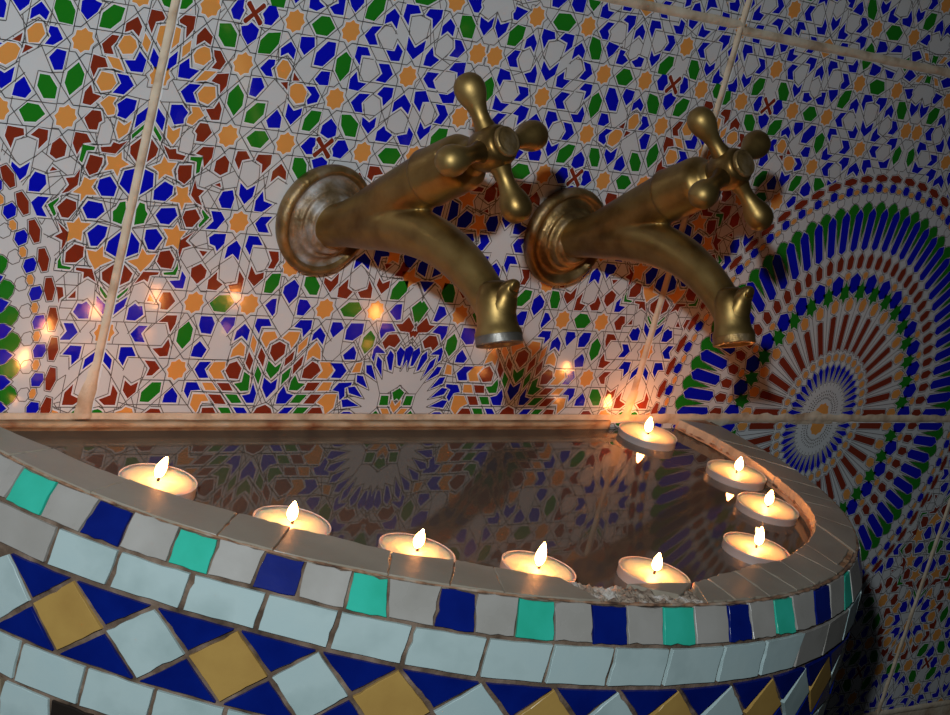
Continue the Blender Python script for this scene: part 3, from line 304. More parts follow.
def rosette():
    """the great wheel of rays centred near the foot of the wide-ray tile"""
    col = []; lines = []
    def pol(pts): return np.array([[r*math.cos(R(a)), r*math.sin(R(a))] for r, a in pts])
    def add(c, pts, ol=2.6):
        P = pol(pts)
        if area(P) < 0: P = P[::-1]
        col.append((c, P))
        O = offset(P, ol)
        for k in range(len(O)): lines.append((*O[k], *O[(k+1) % len(O)]))
    st = 180/34.
    for k in range(68):
        a = 90+st*k; h = a+st/2
        add('b', [(312,a-1.6),(306,a),(312,a+1.6),(374,a+1.5),(385,a),(374,a-1.5)], 2.4)
        add('r', [(276,a-1.5),(272,a),(276,a+1.5),(293,a+1.6),(303,a),(293,a-1.6)], 2.2)
        add('g', [(325,h),(366,h-.8),(376,h-1.2),(385,h-2.0),(392,h-1.2),(396,h),(392,h+1.2),(385,h+2.0),(376,h+1.2),(366,h+.8)], 1.0)
        O = pol([(394,h),(400,h-1.2),(409,h-1.3),(416,h),(409,h+1.3),(400,h+1.2)])
        for j in range(6): lines.append((*O[j], *O[(j+1) % 6]))
        add('o', [(412,h+.2),(415,h+1.1),(420,h+1.0),(422,h+.1),(419,h-.8),(414,h-.7)], 1.5)
        add('b', [(414,a-1.1),(412,a+.3),(417,a+1.3),(428,a+1.1),(430,a-.1),(425,a-1.2)], 1.6)
        add('r', [(434,a-1.9),(432,a+.2),(437,a+2.1),(445,a+1.8),(447,a-.3),(441,a-2.1)], 1.6)
    for k in range(34):
        a = 90+st*(2*k+1); g = 90+st*2*k
        add('b', [(226,a),(235,a-3.3),(256,a-3.2),(266,a),(256,a+3.2),(235,a+3.3)])
        add('o', [(253,g),(258,g-1.5),(265,g-1.4),(268,g),(265,g+1.4),(258,g+1.5)], 1.8)
        cx = 230*math.cos(R(g)); cy = 230*math.sin(R(g))
        P = []; O = []
        for j in range(12):
            rr_ = 17.5 if j % 2 == 0 else 9.5; t = R(g)+math.pi*j/6
            P.append((cx+rr_*math.cos(t), cy+rr_*math.sin(t)*.86)); rr_ += 3; O.append((cx+rr_*math.cos(t), cy+rr_*math.sin(t)*.86))
        P = np.array(P); c_ = np.array([cx, cy])
        ur = np.array([math.cos(R(g)), math.sin(R(g))]); ut = np.array([-ur[1], ur[0]])
        P = np.array([c_+ur*((22 if j % 2 == 0 else 13)*math.cos(math.pi*j/6))+ut*((16 if j % 2 == 0 else 10)*math.sin(math.pi*j/6)) for j in range(12)])
        O = np.array([c_+ur*((25 if j % 2 == 0 else 16)*math.cos(math.pi*j/6))+ut*((19 if j % 2 == 0 else 13)*math.sin(math.pi*j/6)) for j in range(12)])
        col.append(('g', P))
        for j in range(12): lines.append((*O[j], *O[(j+1) % 12]))
        add('o', [(193,a),(198,a-2.3),(212,a-2.5),(221,a),(212,a+2.5),(198,a+2.3)], 2.0)
        add('r', [(119,a-2.9),(186,a-2.1),(189,a),(186,a+2.1),(119,a+2.9),(123,a)], 1.6)
        add('o', [(99,a),(102,a-3.2),(110,a-3.2),(114,a),(110,a+3.2),(102,a+3.2)], 1.6)
        add('b', [(60,a-.8),(86,a-3.7),(95,a),(86,a+3.7),(60,a+.8)], 1.5)
        lines.append((118*math.cos(R(g)), 118*math.sin(R(g)), 205*math.cos(R(g)), 205*math.sin(R(g))))
        lines.append((52*math.cos(R(g)), 52*math.sin(R(g)), 86*math.cos(R(g)), 86*math.sin(R(g))))
    rr = random.Random(3)
    for k in range(44):
        a = k*180/22.; r0 = 25+rr.random()*2
        for j in range(3):
            r1 = r0+j*6.5; P = pol([(r1,a-3.0+j*.5),(r1+3.4,a-2.2+j*.5),(r1+4.0,a+1.6-j*.3),(r1+.6,a+1.9-j*.3)])
            col.append(('k', P if area(P) > 0 else P[::-1]))
    col.append(('o', star((0, 0), 19, 16.5, 9)))
    return col, lines
colR, lineR = rosette()

def clip(P, box):
    x0, x1, y0, y1 = box
    for ax, val, sg in ((0, x0, 1), (0, x1, -1), (1, y0, 1), (1, y1, -1)):
        out = []; n = len(P)
        for i in range(n):
            a, b = P[i], P[(i+1) % n]; ia = sg*(a[ax]-val) >= 0; ib = sg*(b[ax]-val) >= 0
            if ia: out.append(a)
            if ia != ib:
                t = (val-a[ax])/(b[ax]-a[ax]); out.append(a+(b-a)*t)
        P = np.array(out)
        if len(P) < 3: return None
    return P
def clip_seg(s, box):
    x0, x1, y0, y1 = box; p = np.array(s[:2]); q = np.array(s[2:]); d = q-p; t0, t1 = 0., 1.
    for k, lo_, hi in ((0, x0, x1), (1, y0, y1)):
        if abs(d[k]) < 1e-9:
            if not lo_ <= p[k] <= hi: return None
        else:
            a = (lo_-p[k])/d[k]; b = (hi-p[k])/d[k]
            if a > b: a, b = b, a
            t0 = max(t0, a); t1 = min(t1, b)
    return None if t0 >= t1 else (*(p+d*t0), *(p+d*t1))
TM = ['tile_white', 'b', 'g', 'r', 'o', 'k', 'halo', 'grout']; TI = {k: i for i, k in enumerate(TM)}
verts = []; faces = []; fm = []
def face(pts, y, mi, tf):
    k = len(verts)
    for p in pts:
        x, z = tf(p); verts.append((x, y, z))
    faces.append(list(range(k, k+len(pts)))); fm.append(mi)
def put_tile(ci, ri):
    """one printed tile: column ci, row ri; odd columns carry the great wheel; neighbours mirror each other"""
    wheel = ci % 2 == 0                       # column -1 plain, columns 0 and -2 with the wheel
    flip = ri % 2 != 0
    g = 5.6
    dx = rnd.uniform(-.5, .5); dz = rnd.uniform(-.5, .5)
    def tf(p):                                # p in u 0..1000, v 0..655 of this tile
        v = p[1] if not flip else TH-p[1]; u = p[0]
        if ci >= 0:                                # the right-hand tiles were laid a little low along the upper joint
            if ri == 0: v -= 8*min(1, max(0, (v-430)/110))
            elif ri == 1: v -= 8
        if not wheel: u = u*1.014 if u < 500 else 507+(u-500)*.986
        return ((ci*TW+u+dx)*UN, (ri*TH+v+dz)*UN)
    y = 0.0
    # slab with a soft edge
    a, b, c, d = g, TW-g, g, TH-g; e = 3.2
    face([(a+e,c+e),(b-e,c+e),(b-e,d-e),(a+e,d-e)], y, 0, tf)
    k = len(verts)
    ring0 = [(a+e,c+e),(b-e,c+e),(b-e,d-e),(a+e,d-e)]; ring1 = [(a,c),(b,c),(b,d),(a,d)]
    for i in range(4):
        j = (i+1) % 4; q = [ring0[i], ring1[i], ring1[j], ring0[j]]; kk = len(verts)
        for n_, p in enumerate(q):
            x, z = tf(p); verts.append((x, y if n_ in (0, 3) else y+.0009, z))
        faces.append([kk, kk+1, kk+2, kk+3]); fm.append(0)
    box = (a+e*.6, b-e*.6, c+e*.6, d-e*.6)
    hb = [(a+e*.6, 500, c+e*.6, d-e*.6), (500, b-e*.6, c+e*.6, d-e*.6)]
    def emit(P, yy, mi, box=box):
        Q = clip(P, box)
        if Q is not None: face(list(Q), yy, mi, tf)
    def emit_line(s, yy, wd=.62):
        s = clip_seg(s, box)
        if s is None: return
        p = np.array(s[:2]); q = np.array(s[2:]); d_ = q-p; L = np.hypot(*d_)
        if L < .3: return
        n_ = np.array([-d_[1], d_[0]])/L*wd
        face([p+n_, p-n_, q-n_, q+n_], yy, TI['k'], tf)
    def inside(c): return wheel and np.hypot(c[0]-500, c[1]-13) < 446
    for mir in (False, True):
        T = (lambda P: P*np.array([1, 1])+np.array([1000, 0])) if not mir else (lambda P: P*np.array([-1, 1]))
        for s in lineH:
            q = T(np.array(s).reshape(2, 2)); 
            if not inside(q.mean(0)): emit_line(q.ravel(), y-.00003)
        for P in haloH:
            Q = T(P)
            if not inside(Q.mean(0)): emit(Q, y-.000045, TI['halo'], hb[int(mir)])
        for c, P in colH:
            Q = T(P)
            if not inside(Q.mean(0)): emit(Q, y-.00006, TI[c], hb[int(mir)])
    if wheel:
        o_ = np.array([500., 13.])
        disc = np.array([[449*math.cos(R(t)), 449*math.sin(R(t))] for t in range(0, 360, 3)])+o_
        emit(disc, y-.00009, 0)
        for s in lineR:
            emit_line((np.array(s).reshape(2, 2)+o_).ravel(), y-.00012, .6)
        for c, P in colR: emit(P+o_, y-.00015, TI[c])
for ci in (-2, -1, 0, 1):
    for ri in (-1, 0, 1):
        put_tile(ci, ri)
# grout bed behind the tiles, and the plain wall below and above
def rect(x0, x1, z0, z1, y, mi): faces.append(list(range(len(verts), len(verts)+4))); fm.append(mi); verts.extend([(x0,y,z0),(x1,y,z0),(x1,y,z1),(x0,y,z1)])
rect(-2.2, 2.2, -1.0, 1.5, .0007, TI['grout'])
me = bpy.data.meshes.new('wall_back'); me.from_pydata(verts, [], faces); me.update()
for k in TM: me.materials.append(M_[k])
for p, mi in zip(me.polygons, fm): p.material_index = mi
wall = bpy.data.objects.new('wall_back', me); C.objects.link(wall); wall['kind'] = 'structure'
bm = bmesh.new(); bmesh.ops.create_cube(bm, size=1)
bmesh.ops.transform(bm, matrix=Matrix.Translation((0, .054, .25)) @ Matrix.Diagonal((4.4, .1, 2.5, 1)), verts=bm.verts)
core = bm_obj('wall_core', bm, [M_['grout']], wall)
# raised smeared mortar on the joints, ragged edges
def smear(bm, pts, wid, seed, thick=.0009, step=.004, jit=.5):
    """ragged ribbon of mortar lying on the wall along a polyline (x, z)"""
    P = [Vector((a, b)) for a, b in pts]; out = []
    for i in range(len(P)-1):
        L = (P[i+1]-P[i]).length; n = max(2, int(L/step))
        for k in range(n + (i == len(P)-2)): out.append((P[i].lerp(P[i+1], k/n), (P[i+1]-P[i]).normalized(), wid[i]*(1-k/n)+wid[i+1]*k/n))
    rows = []
    for q, d, w_ in out:
        nrm = Vector((-d.y, d.x)); row = []
        for j, f in enumerate((-1, -.6, 0, .6, 1)):
            ww = w_*(1+jit*mnoise.noise(Vector((q.x*90, q.y*90, seed+(3 if f > 0 else 0)))))
            p = q+nrm*ww*f; row.append(bm.verts.new((p.x, -thick*(0 if abs(f) == 1 else (.75 if j != 2 else 1))-.00018+(.0009 if abs(f) == 1 else 0)+.0002*mnoise.noise(Vector((q.x*200, q.y*200, j))), p.y)))
        rows.append(row)
    for i in range(len(rows)-1):
        for j in range(4): bm.faces.new((rows[i][j], rows[i][j+1], rows[i+1][j+1], rows[i+1][j]))
bm = bmesh.new()
for ci in (-2, -1, 0, 1, 2):
    for z0, z1 in ((-.262, -.004), (.0, .262), (.262, .524)):
        smear(bm, [(ci*.4, z0), (ci*.4, z1)], [.0026, .0026], ci*7+z0*3, .0007, jit=.35)
for z in (-.262, .262, .524):
    smear(bm, [(-.8, z), (0, z), (.003, z-(.0032 if z == .262 else 0)), (.8, z-(.0032 if z == .262 else 0))], [.0032]*4, z*9, .0007, jit=.35)
smear(bm, [(.02, 0), (.2, .001), (.55, 0), (.8, 0)], [.0045, .0036, .0036, .003], 5, .0010, jit=.6)
smear(bm, [(.055, -.003), (.12, .001)], [.006, .004], 15, .0009, jit=.9)
smear(bm, [(.165, -.001), (.190, .001), (.215, -.001)], [.004, .0065, .004], 25, .0005, jit=.9)
smear(bm, [(-.40, .03), (-.403, .012), (-.402, .0)], [.003, .0055, .006], 45, .0011, jit=.6)
smear(bm, [(-.0, .02), (-.002, .0)], [.004, .007], 55, .001, jit=.9)
bm_obj('joint_mortar', bm, [M_['grout']], wall, True)

# floor far below, out of the frame
bm = bmesh.new(); bmesh.ops.create_cube(bm, size=1)
bmesh.ops.transform(bm, matrix=Matrix.Translation((0, -1.45, -.85)) @ Matrix.Diagonal((4.4, 3.1, .1, 1)), verts=bm.verts)
fl = bm_obj('floor', bm, [M_['floor']]); fl['kind'] = 'structure'

# ================================================================== THE BASIN
CX = -.19
KS = [0.00189487, 0.0223429, 0.0909633, 0.14456, 0.0629901, -0.0125604, 0.267346]
INN = [(-180,.279),(-175,.2705),(-171.0, 0.2646), (-168.6, 0.2593), (-166.0, 0.2585), (-162.0, 0.2536), (-157.5, 0.2491), (-145.7, 0.235), (-141.1, 0.2323), (-135.7, 0.2273), (-128.8, 0.2277), (-120.6, 0.2202), (-114.8, 0.2212), (-98.7, 0.2284), (-92.0, 0.2281), (-86.6, 0.2311), (-79.4, 0.2275), (-70.0, 0.2296), (-65.0, 0.2365), (-58.8, 0.2393), (-46.7, 0.2482), (-39.6, 0.2518), (-34.2, 0.2521), (-28.1, 0.2497), (-22.7, 0.2473), (-15.5, 0.2458), (-6.9, 0.2426), (-2.3, 0.2385),(0,.238)]
_ia = [x for x, _ in INN]; _ir = [y for _, y in INN]
def rout(a):                         # outer radius of the rim, a in degrees (-180 wall left .. -90 front .. 0 wall right)
    return float(np.polyval(KS, R(a)))
def rin(a, j=True):
    r = float(np.interp(a, _ia, _ir))
    if j: r += .0009*mnoise.noise(Vector((a*.9, 3.1, 0)))+.0006*mnoise.noise(Vector((a*3.1, 7, 0)))
    return r
SP = [0,1,2,3,4,5,6,7,8,9]; OFF = [0,.0123,.0145,.0152,.0152,.015,.013,.0,-.07,-.16]; ZZ = [.0,-.0163,-.0353,-.075,-.096,-.117,-.150,-.21,-.27,-.31]
def face_pt(a, s, lift=0.0):
    r = rout(a)+float(np.interp(s, SP, OFF))*(float(np.interp(a, [-75,-45], [1,.55])) if s <= 5 else 1)+lift
    z = float(np.interp(s, SP, ZZ))
    z += ZR(a)+ZCOR(a)*float(np.interp(s, [0,1,2,3,4,5,7], [0,.5,1,1,1,1,0]))
    return Vector((CX+r*math.cos(R(a)), r*math.sin(R(a)), z))
def ZCOR(a): return float(np.interp(a, [-180,-160,-150,-140,-130,-118,-105,-90,-75,-60,0], [0,.0003,.0012,.0015,-.0004,-.0026,-.0026,-.0022,-.0010,-.0016,-.0012]))
def ZR(a): return .004*min(1, max(0, (-a-5)/60))+.0003          # the rim is a few mm higher at the front
basin = empty('wash_basin', (CX, 0, -.31))
basin.matrix_world = Matrix.Translation((CX, 0, -.31))
tag(basin, 'half-round wall basin faced with white, teal, blue and ochre mosaic, brim full of water', 'basin')
def par(o):
    o.parent = basin; o.matrix_parent_inverse = basin.matrix_world.inverted(); return o
# body: outer skin under the mosaic, top bed, inner wall and bottom
bm = bmesh.new(); N = 180; cols = []
for k in range(N+1):
    a = -180+180*k/N
    L = [face_pt(a, s, -.0006) for s in (9,8,7.5,7,6.5,6,5,4,3,2,1.5,1,.5,.08)]
    ro, ri = rout(a), rin(a)
    top = ZR(a)-(.0008 if not -109 < a < -86 else .0070)
    L += [Vector((CX+(ro-.0015)*math.cos(R(a)), (ro-.0015)*math.sin(R(a)), top)), Vector((CX+(ri+.0022)*math.cos(R(a)), (ri+.0022)*math.sin(R(a)), top))]
    for dz, dr in ((-.003, .0006), (-.006, .0012), (-.012, .0), (-.03, -.004), (-.06, -.03), (-.075, -.10), (-.078, -.2)):
        nn = .0010*mnoise.noise(Vector((a*.35, dz*250, 2)))+.0006*mnoise.noise(Vector((a*1.3, dz*600, 5)))
        rr = max(ri+dr+nn, .004); L.append(Vector((CX+rr*math.cos(R(a)), rr*math.sin(R(a)), dz+ZR(a)*(1 if dz > -.02 else 0))))
    for v in L: v.y = min(v.y, -.0002)
    cols.append([bm.verts.new(v) for v in L])
for k in range(N):
    for j in range(len(cols[0])-1): bm.faces.new((cols[k][j], cols[k+1][j], cols[k+1][j+1], cols[k][j+1])).material_index = 1 if 5 < j < 14 else 0
par(bm_obj('basin_body', bm, [M_['plaster'], M_['joint']], None, True))
basin.children[0]['label'] = 'plaster body and rough inner wall, clay colour with candlelight orange mixed in'

def shard(bm, pts, fn, mi, lift=.0010, back=-.0014, ch=.00022, jit=.00040, seed=0, n=5):
    """one cut tile: pts corner list in surface coordinates; fn(p, lift) -> Vector"""
    P = []
    m = len(pts)
    for i in range(m):
        a, b = pts[i], pts[(i+1) % m]
        for k in range(n):
            t = k/n; P.append(((a[0]*(1-t)+b[0]*t), (a[1]*(1-t)+b[1]*t)))
    c = Vector((0,0,0)); W = [fn(p, 0) for p in P]
    for v in W: c += v
    c /= len(W)
    rj = random.Random(seed)
    off = [jit*(1.1*mnoise.noise(v*170+Vector((seed*1.7,0,0)))+.6*mnoise.noise(v*600+Vector((seed*.7,3,0))))+(-jit*rj.random()*1.6 if rj.random() < .12 else 0) for v in W]
    tilt = Vector((rj.uniform(-1,1), rj.uniform(-1,1), rj.uniform(-1,1)))*.012
    rings = []
    nrm = Vector((0,0,0))
    for k in range(len(W)): nrm += (W[k]-c).cross(W[(k+1) % len(W)]-c)
    nrm.normalize()
    if nrm.dot(fn(pts[0], 1.0)-fn(pts[0], 0.0)) < 0: nrm = -nrm
    nrm = (nrm+tilt).normalized()
    for lf, ins in ((back, 0), (lift-ch, 0), (lift, ch)):
        ring = []
        for p, v, o in zip(P, W, off):
            q = fn(p, lf); d = (c-v); L = d.length or 1; q = q+d/L*(ins-o)
            if lf > back: q = v+d/L*(ins-o); q = q-nrm*(q-c).dot(nrm)+nrm*(lf+.0003)
            ring.append(bm.verts.new(q))
        rings.append(ring)
    K = len(P)
    for i in range(2):
        for k in range(K):
            f = bm.faces.new((rings[i][k], rings[i][(k+1) % K], rings[i+1][(k+1) % K], rings[i+1][k])); f.material_index = mi
    f = bm.faces.new(rings[2]); f.material_index = mi
def fface(p, lf): return face_pt(p[0], p[1], lf)
MM = ['m_grey','m_pale','m_teal','m_blue','m_yellow','m_dark','m_brown','m_rim']; MI = {k: i for i, k in enumerate(MM)}; MML = [M_[k] for k in MM]
# row 1: squares under the rim: teal, grey, blue, grey ...
ROW1 = [[-166.2, -162.6, -162.0, -165.8], [-157.6, -154.3, -154.0, -157.7], [-149.5, -145.9, -145.5, -149.1], [-141.1, -137.4, -137.1, -141.1], [-132.4, -129.0, -128.3, -132.3], [-123.2, -119.5, -119.3, -123.4], [-114.4, -110.5, -110.4, -114.7], [-105.6, -101.3, -101.5, -105.6], [-96.0, -91.8, -92.3, -96.6], [-86.3, -83.0, -83.6, -87.1], [-78.2, -74.8, -75.8, -79.3], [-69.4, -65.4, -67.1, -71.1], [-60.0, -57.6, -58.9, -62.3]]
a = ROW1[0][0]-4.6
left = []
while a > -178: left.insert(0, [a-4.2, a, a+.3, a-3.9]); a -= 9.0
a = -50.8
while a < -4: ROW1.append([a, a+3.9, a+3.4, a-.4]); a += 9.0
n0 = len(left); ROW1 = left+ROW1
bm = bmesh.new(); G = .22
for i, q in enumerate(ROW1):
    m_ = 'm_teal' if (i-n0) % 2 == 0 else 'm_blue'
    shard(bm, [(q[0],.13),(q[1],.13),(q[2],.97),(q[3],.97)], fface, MI[m_], seed=i+1, jit=.0007)
    if i+1 < len(ROW1):
        z = ROW1[i+1]; shard(bm, [(q[1]+G,.10),(z[0]-G,.10),(z[3]-G,.96),(q[2]+G,.96)], fface, MI['m_grey'], seed=i+60, jit=.0007)
par(bm_obj('square_tile_band', bm, MML)); 
# row 2: long pale tiles
ROW2 = [-173.9,-166.9,-159.9,-153.7,-146.8,-139.8,-132.9,-125.6,-117.7,-110.4,-103.0,-95.8,-88.1,-81.3,-74.8,-68,-60.5,-53,-45,-37,-29,-21,-13,-5]
bm = bmesh.new()
for i in range(len(ROW2)-1):
    a, b = ROW2[i]+.2, ROW2[i+1]-.2
    m_ = 'm_grey' if i in (1, 14, 15) else 'm_pale'
    sk = .25 if i not in (13, 14) else 1.2
    shard(bm, [(a+.15,1.05),(b+sk-.1,1.05),(b-.1,1.96),(a,1.96)], fface, MI[m_], seed=i+120)
par(bm_obj('pale_tile_band', bm, MML))
# row 3: ochre and white lozenges between blue triangles
DT = [-171.6,-163.9,-157.0,-149.2,-141.4,-133.7,-125.8,-117.1,-109.0,-101.2,-93.2,-85.4,-78.5,-71.6,-64.9,-56.8,-48.5,-40,-31.5,-23,-14.5,-6]
bm = bmesh.new(); g = .24
for i in range(1, len(DT)-1):
    a0, a, a1 = DT[i-1], DT[i], DT[i+1]; l = (a0+a)/2; r_ = (a+a1)/2
    m_ = 'm_pale' if i % 2 == 1 else 'm_yellow'
    shard(bm, [(a,2.07),(r_-g,2.5),(a,2.95),(l+g,2.5)], fface, MI[m_], seed=i+200, n=7)
    shard(bm, [(a+g*1.5,2.05),(a1-g*1.5,2.05),(r_,2.44)], fface, MI['m_blue'], seed=i+240, n=7)
    shard(bm, [(a+g*1.5,2.97),(a1-g*1.5,2.97),(r_,2.56)][::-1], fface, MI['m_blue'], seed=i+280, n=7)
par(bm_obj('lozenge_band', bm, MML))
# row 4 and 5
bm = bmesh.new(); a = -173.7; i = 0
while a < -5:
    b = a+6.6
    shard(bm, [(a+.2,3.05),(b-.2,3.05),(b-.25,3.95),(a+.15,3.95)], fface, MI['m_pale'], seed=i+320); a = b; i += 1
par(bm_obj('lower_pale_tile_band', bm, MML))
bm = bmesh.new(); a = -174.1; i = 0
while a < -8:
    m_, wd_ = (('m_dark', 4.4), ('m_brown', 8.2), ('m_pale', 4.9))[i % 3]; b = a+wd_
    shard(bm, [(a+.2,4.08),(b-.2,4.08),(b+.5,4.95),(a+(.5 if i % 3 != 2 else -.2),4.95)], fface, MI[m_], seed=i+360); a = b; i += 1
par(bm_obj('bottom_tile_band', bm, MML))
# rim: flat grey-buff tiles laid around the top
def frim(p, lf):       # p = (angle, t) t 0 inner .. 1 outer ; joints may slant
    a, t = p; ri = rin(a); ro = rout(a)+.0006
    r = ri+(ro-ri)*t
    return Vector((CX+r*math.cos(R(a)), min(r*math.sin(R(a)), -.0005), lf+ZR(a)))
RJ = [(-179.8,-179.8),(-169,-168.5),(-159.5,-159),(-147.2,-146.1),(-141.0,-140.6),(-128.8,-129.0),(-120.8,-122.4),(-115.8,-116.3),(-107.0,-104.4)]
RJ3 = [(-86.6,-89.3),(-83.2,-84.6),(-76.1,-78.4),(-70.4,-72.7),(-64.9,-68.2),(-58.9,-61.5),(-53.6,-58.1),(-42.6,-50.0),(-38.5,-40.4),(-33.3,-33.8),(-29.1,-30.4),(-23.7,-25.9),(-15.1,-19.3),(-8.7,-12.6),(-.6,-3.0)]
sd = 400
def rimtile(pts, lab=None, jit=.0005):
    global sd; sd += 1
    bm = bmesh.new(); shard(bm, pts, frim, 0, lift=.0, back=-.006, ch=.0004, jit=jit, seed=sd, n=8)
    o = par(bm_obj('rim_tile', bm, [M_['m_rim']]))
    if lab: o['label'] = lab
def rq(A, B, gi=.06, t1=1.0): return [(A[0]+gi,0),(B[0]-gi,0),(B[1]-gi,t1),(A[1]+gi,t1)]
for A, B in zip(RJ[:-1], RJ[1:]): rimtile(rq(A, B))
rimtile([(-97.6,.0),(-86.9,.0),(-92.0,.62)], 'small broken triangular rim tile', .0006)
for k, (A, B) in enumerate(zip(RJ3[:-1], RJ3[1:])): rimtile(rq(A, B, t1=.96 if k != 6 else .82))
# crumbled mortar where the rim has lost a tile
bm = bmesh.new(); na, nt_ = 90, 14; rows = []
for i in range(na+1):
    a = -108.5+21.5*i/na; row = []
    for j in range(nt_+1):
        t = j/nt_; p = frim((a, -.02+1.0*t), 0)
        h = -.0016+.0026*mnoise.noise(p*230)+.0018*mnoise.noise(p*620)
        ed = min(i, na-i, 8)/8*min(1, (nt_-j)/2+.3, j/2+.4)
        row.append(bm.verts.new((p.x, p.y, ZR(a)-.0045*(1-ed)+h*ed)))
    rows.append(row)
for i in range(na):
    for j in range(nt_): bm.faces.new((rows[i][j], rows[i+1][j], rows[i+1][j+1], rows[i][j+1]))
rb = par(bm_obj('broken_rim_mortar', bm, [M_['rubble']])); rb['label'] = 'crumbled white and brown mortar where rim tiles are lost'
# ragged mortar bead along the outer and inner arris of the rim
bm = bmesh.new()
def bead(bm, fr, fz, a0, a1, n, r0, seed):
    prev = None
    for k in range(n+1):
        a = a0+(a1-a0)*k/n; rr = r0*(1+.8*mnoise.noise(Vector((a*.8, seed, 0)))+.4*mnoise.noise(Vector((a*3, seed, 4))))
        r = fr(a); ring = []
        for j in range(6):
            t = 2*math.pi*j/6; ring.append(bm.verts.new((CX+(r+rr*math.cos(t))*math.cos(R(a)), min((r+rr*math.cos(t))*math.sin(R(a)), -.0004), fz+ZR(a)+rr*.6*math.sin(t))))
        if prev:
            for j in range(6): bm.faces.new((prev[j], prev[(j+1) % 6], ring[(j+1) % 6], ring[j]))
        prev = ring
bead(bm, lambda a: rout(a)+.0002, -.0010, -179, -1, 420, .0011, 1)
bead(bm, lambda a: rin(a)+.0012, -.0052, -179, -1, 420, .0016, 2)
be = par(bm_obj('rim_mortar_bead', bm, [M_['bead']], None, True))
# mortar lip along the wall at the back of the basin
bm = bmesh.new(); prev = None; n = 160
for k in range(n+1):
    x = -.47+(.455)*k/n
    nz = mnoise.noise(Vector((x*50, 1, 0))); n2 = mnoise.noise(Vector((x*140, 4, 0)))
    d = .0048+.0005*nz+.0003*n2; tt = -.0016+.0004*nz
    fade = min(1, (n-k)/14); d = d*fade+.0012*(1-fade)
    ring = [bm.verts.new(v) for v in ((x, .0004, tt+.0006), (x, -d*.5, tt+.0004), (x, -d*.92, tt*.5), (x, -d, -.0024), (x, -d*.85, -.0038), (x, -.0016, -.0050), (x, .0004, -.016))]
    if prev:
        for j in range(7): bm.faces.new((prev[j], prev[(j+1) % 7], ring[(j+1) % 7], ring[j]))
    else: bm.faces.new(ring)
    prev = ring
bm.faces.new(prev[::-1])
lp = par(bm_obj('mortar_lip', bm, [M_['lip']], None, True)); lp['label'] = 'stained cream mortar lip along the tiled wall'

# ------------------------------------------------------------------ water
WZ = -.0066
bm = bmesh.new(); ring = []
for k in range(181):
    a = -180+k; r = rin(a)+.0005; ring.append(bm.verts.new((CX+r*math.cos(R(a)), min(r*math.sin(R(a)), -.0003), WZ)))
bm.faces.new(ring)
wt = bm_obj('water', bm, [M_['water']])
for p in wt.data.polygons:
    if p.normal.z < 0: p.flip()
tag(wt, 'still dark water filling the mosaic basin and mirroring the tiles', 'water', kind='stuff')

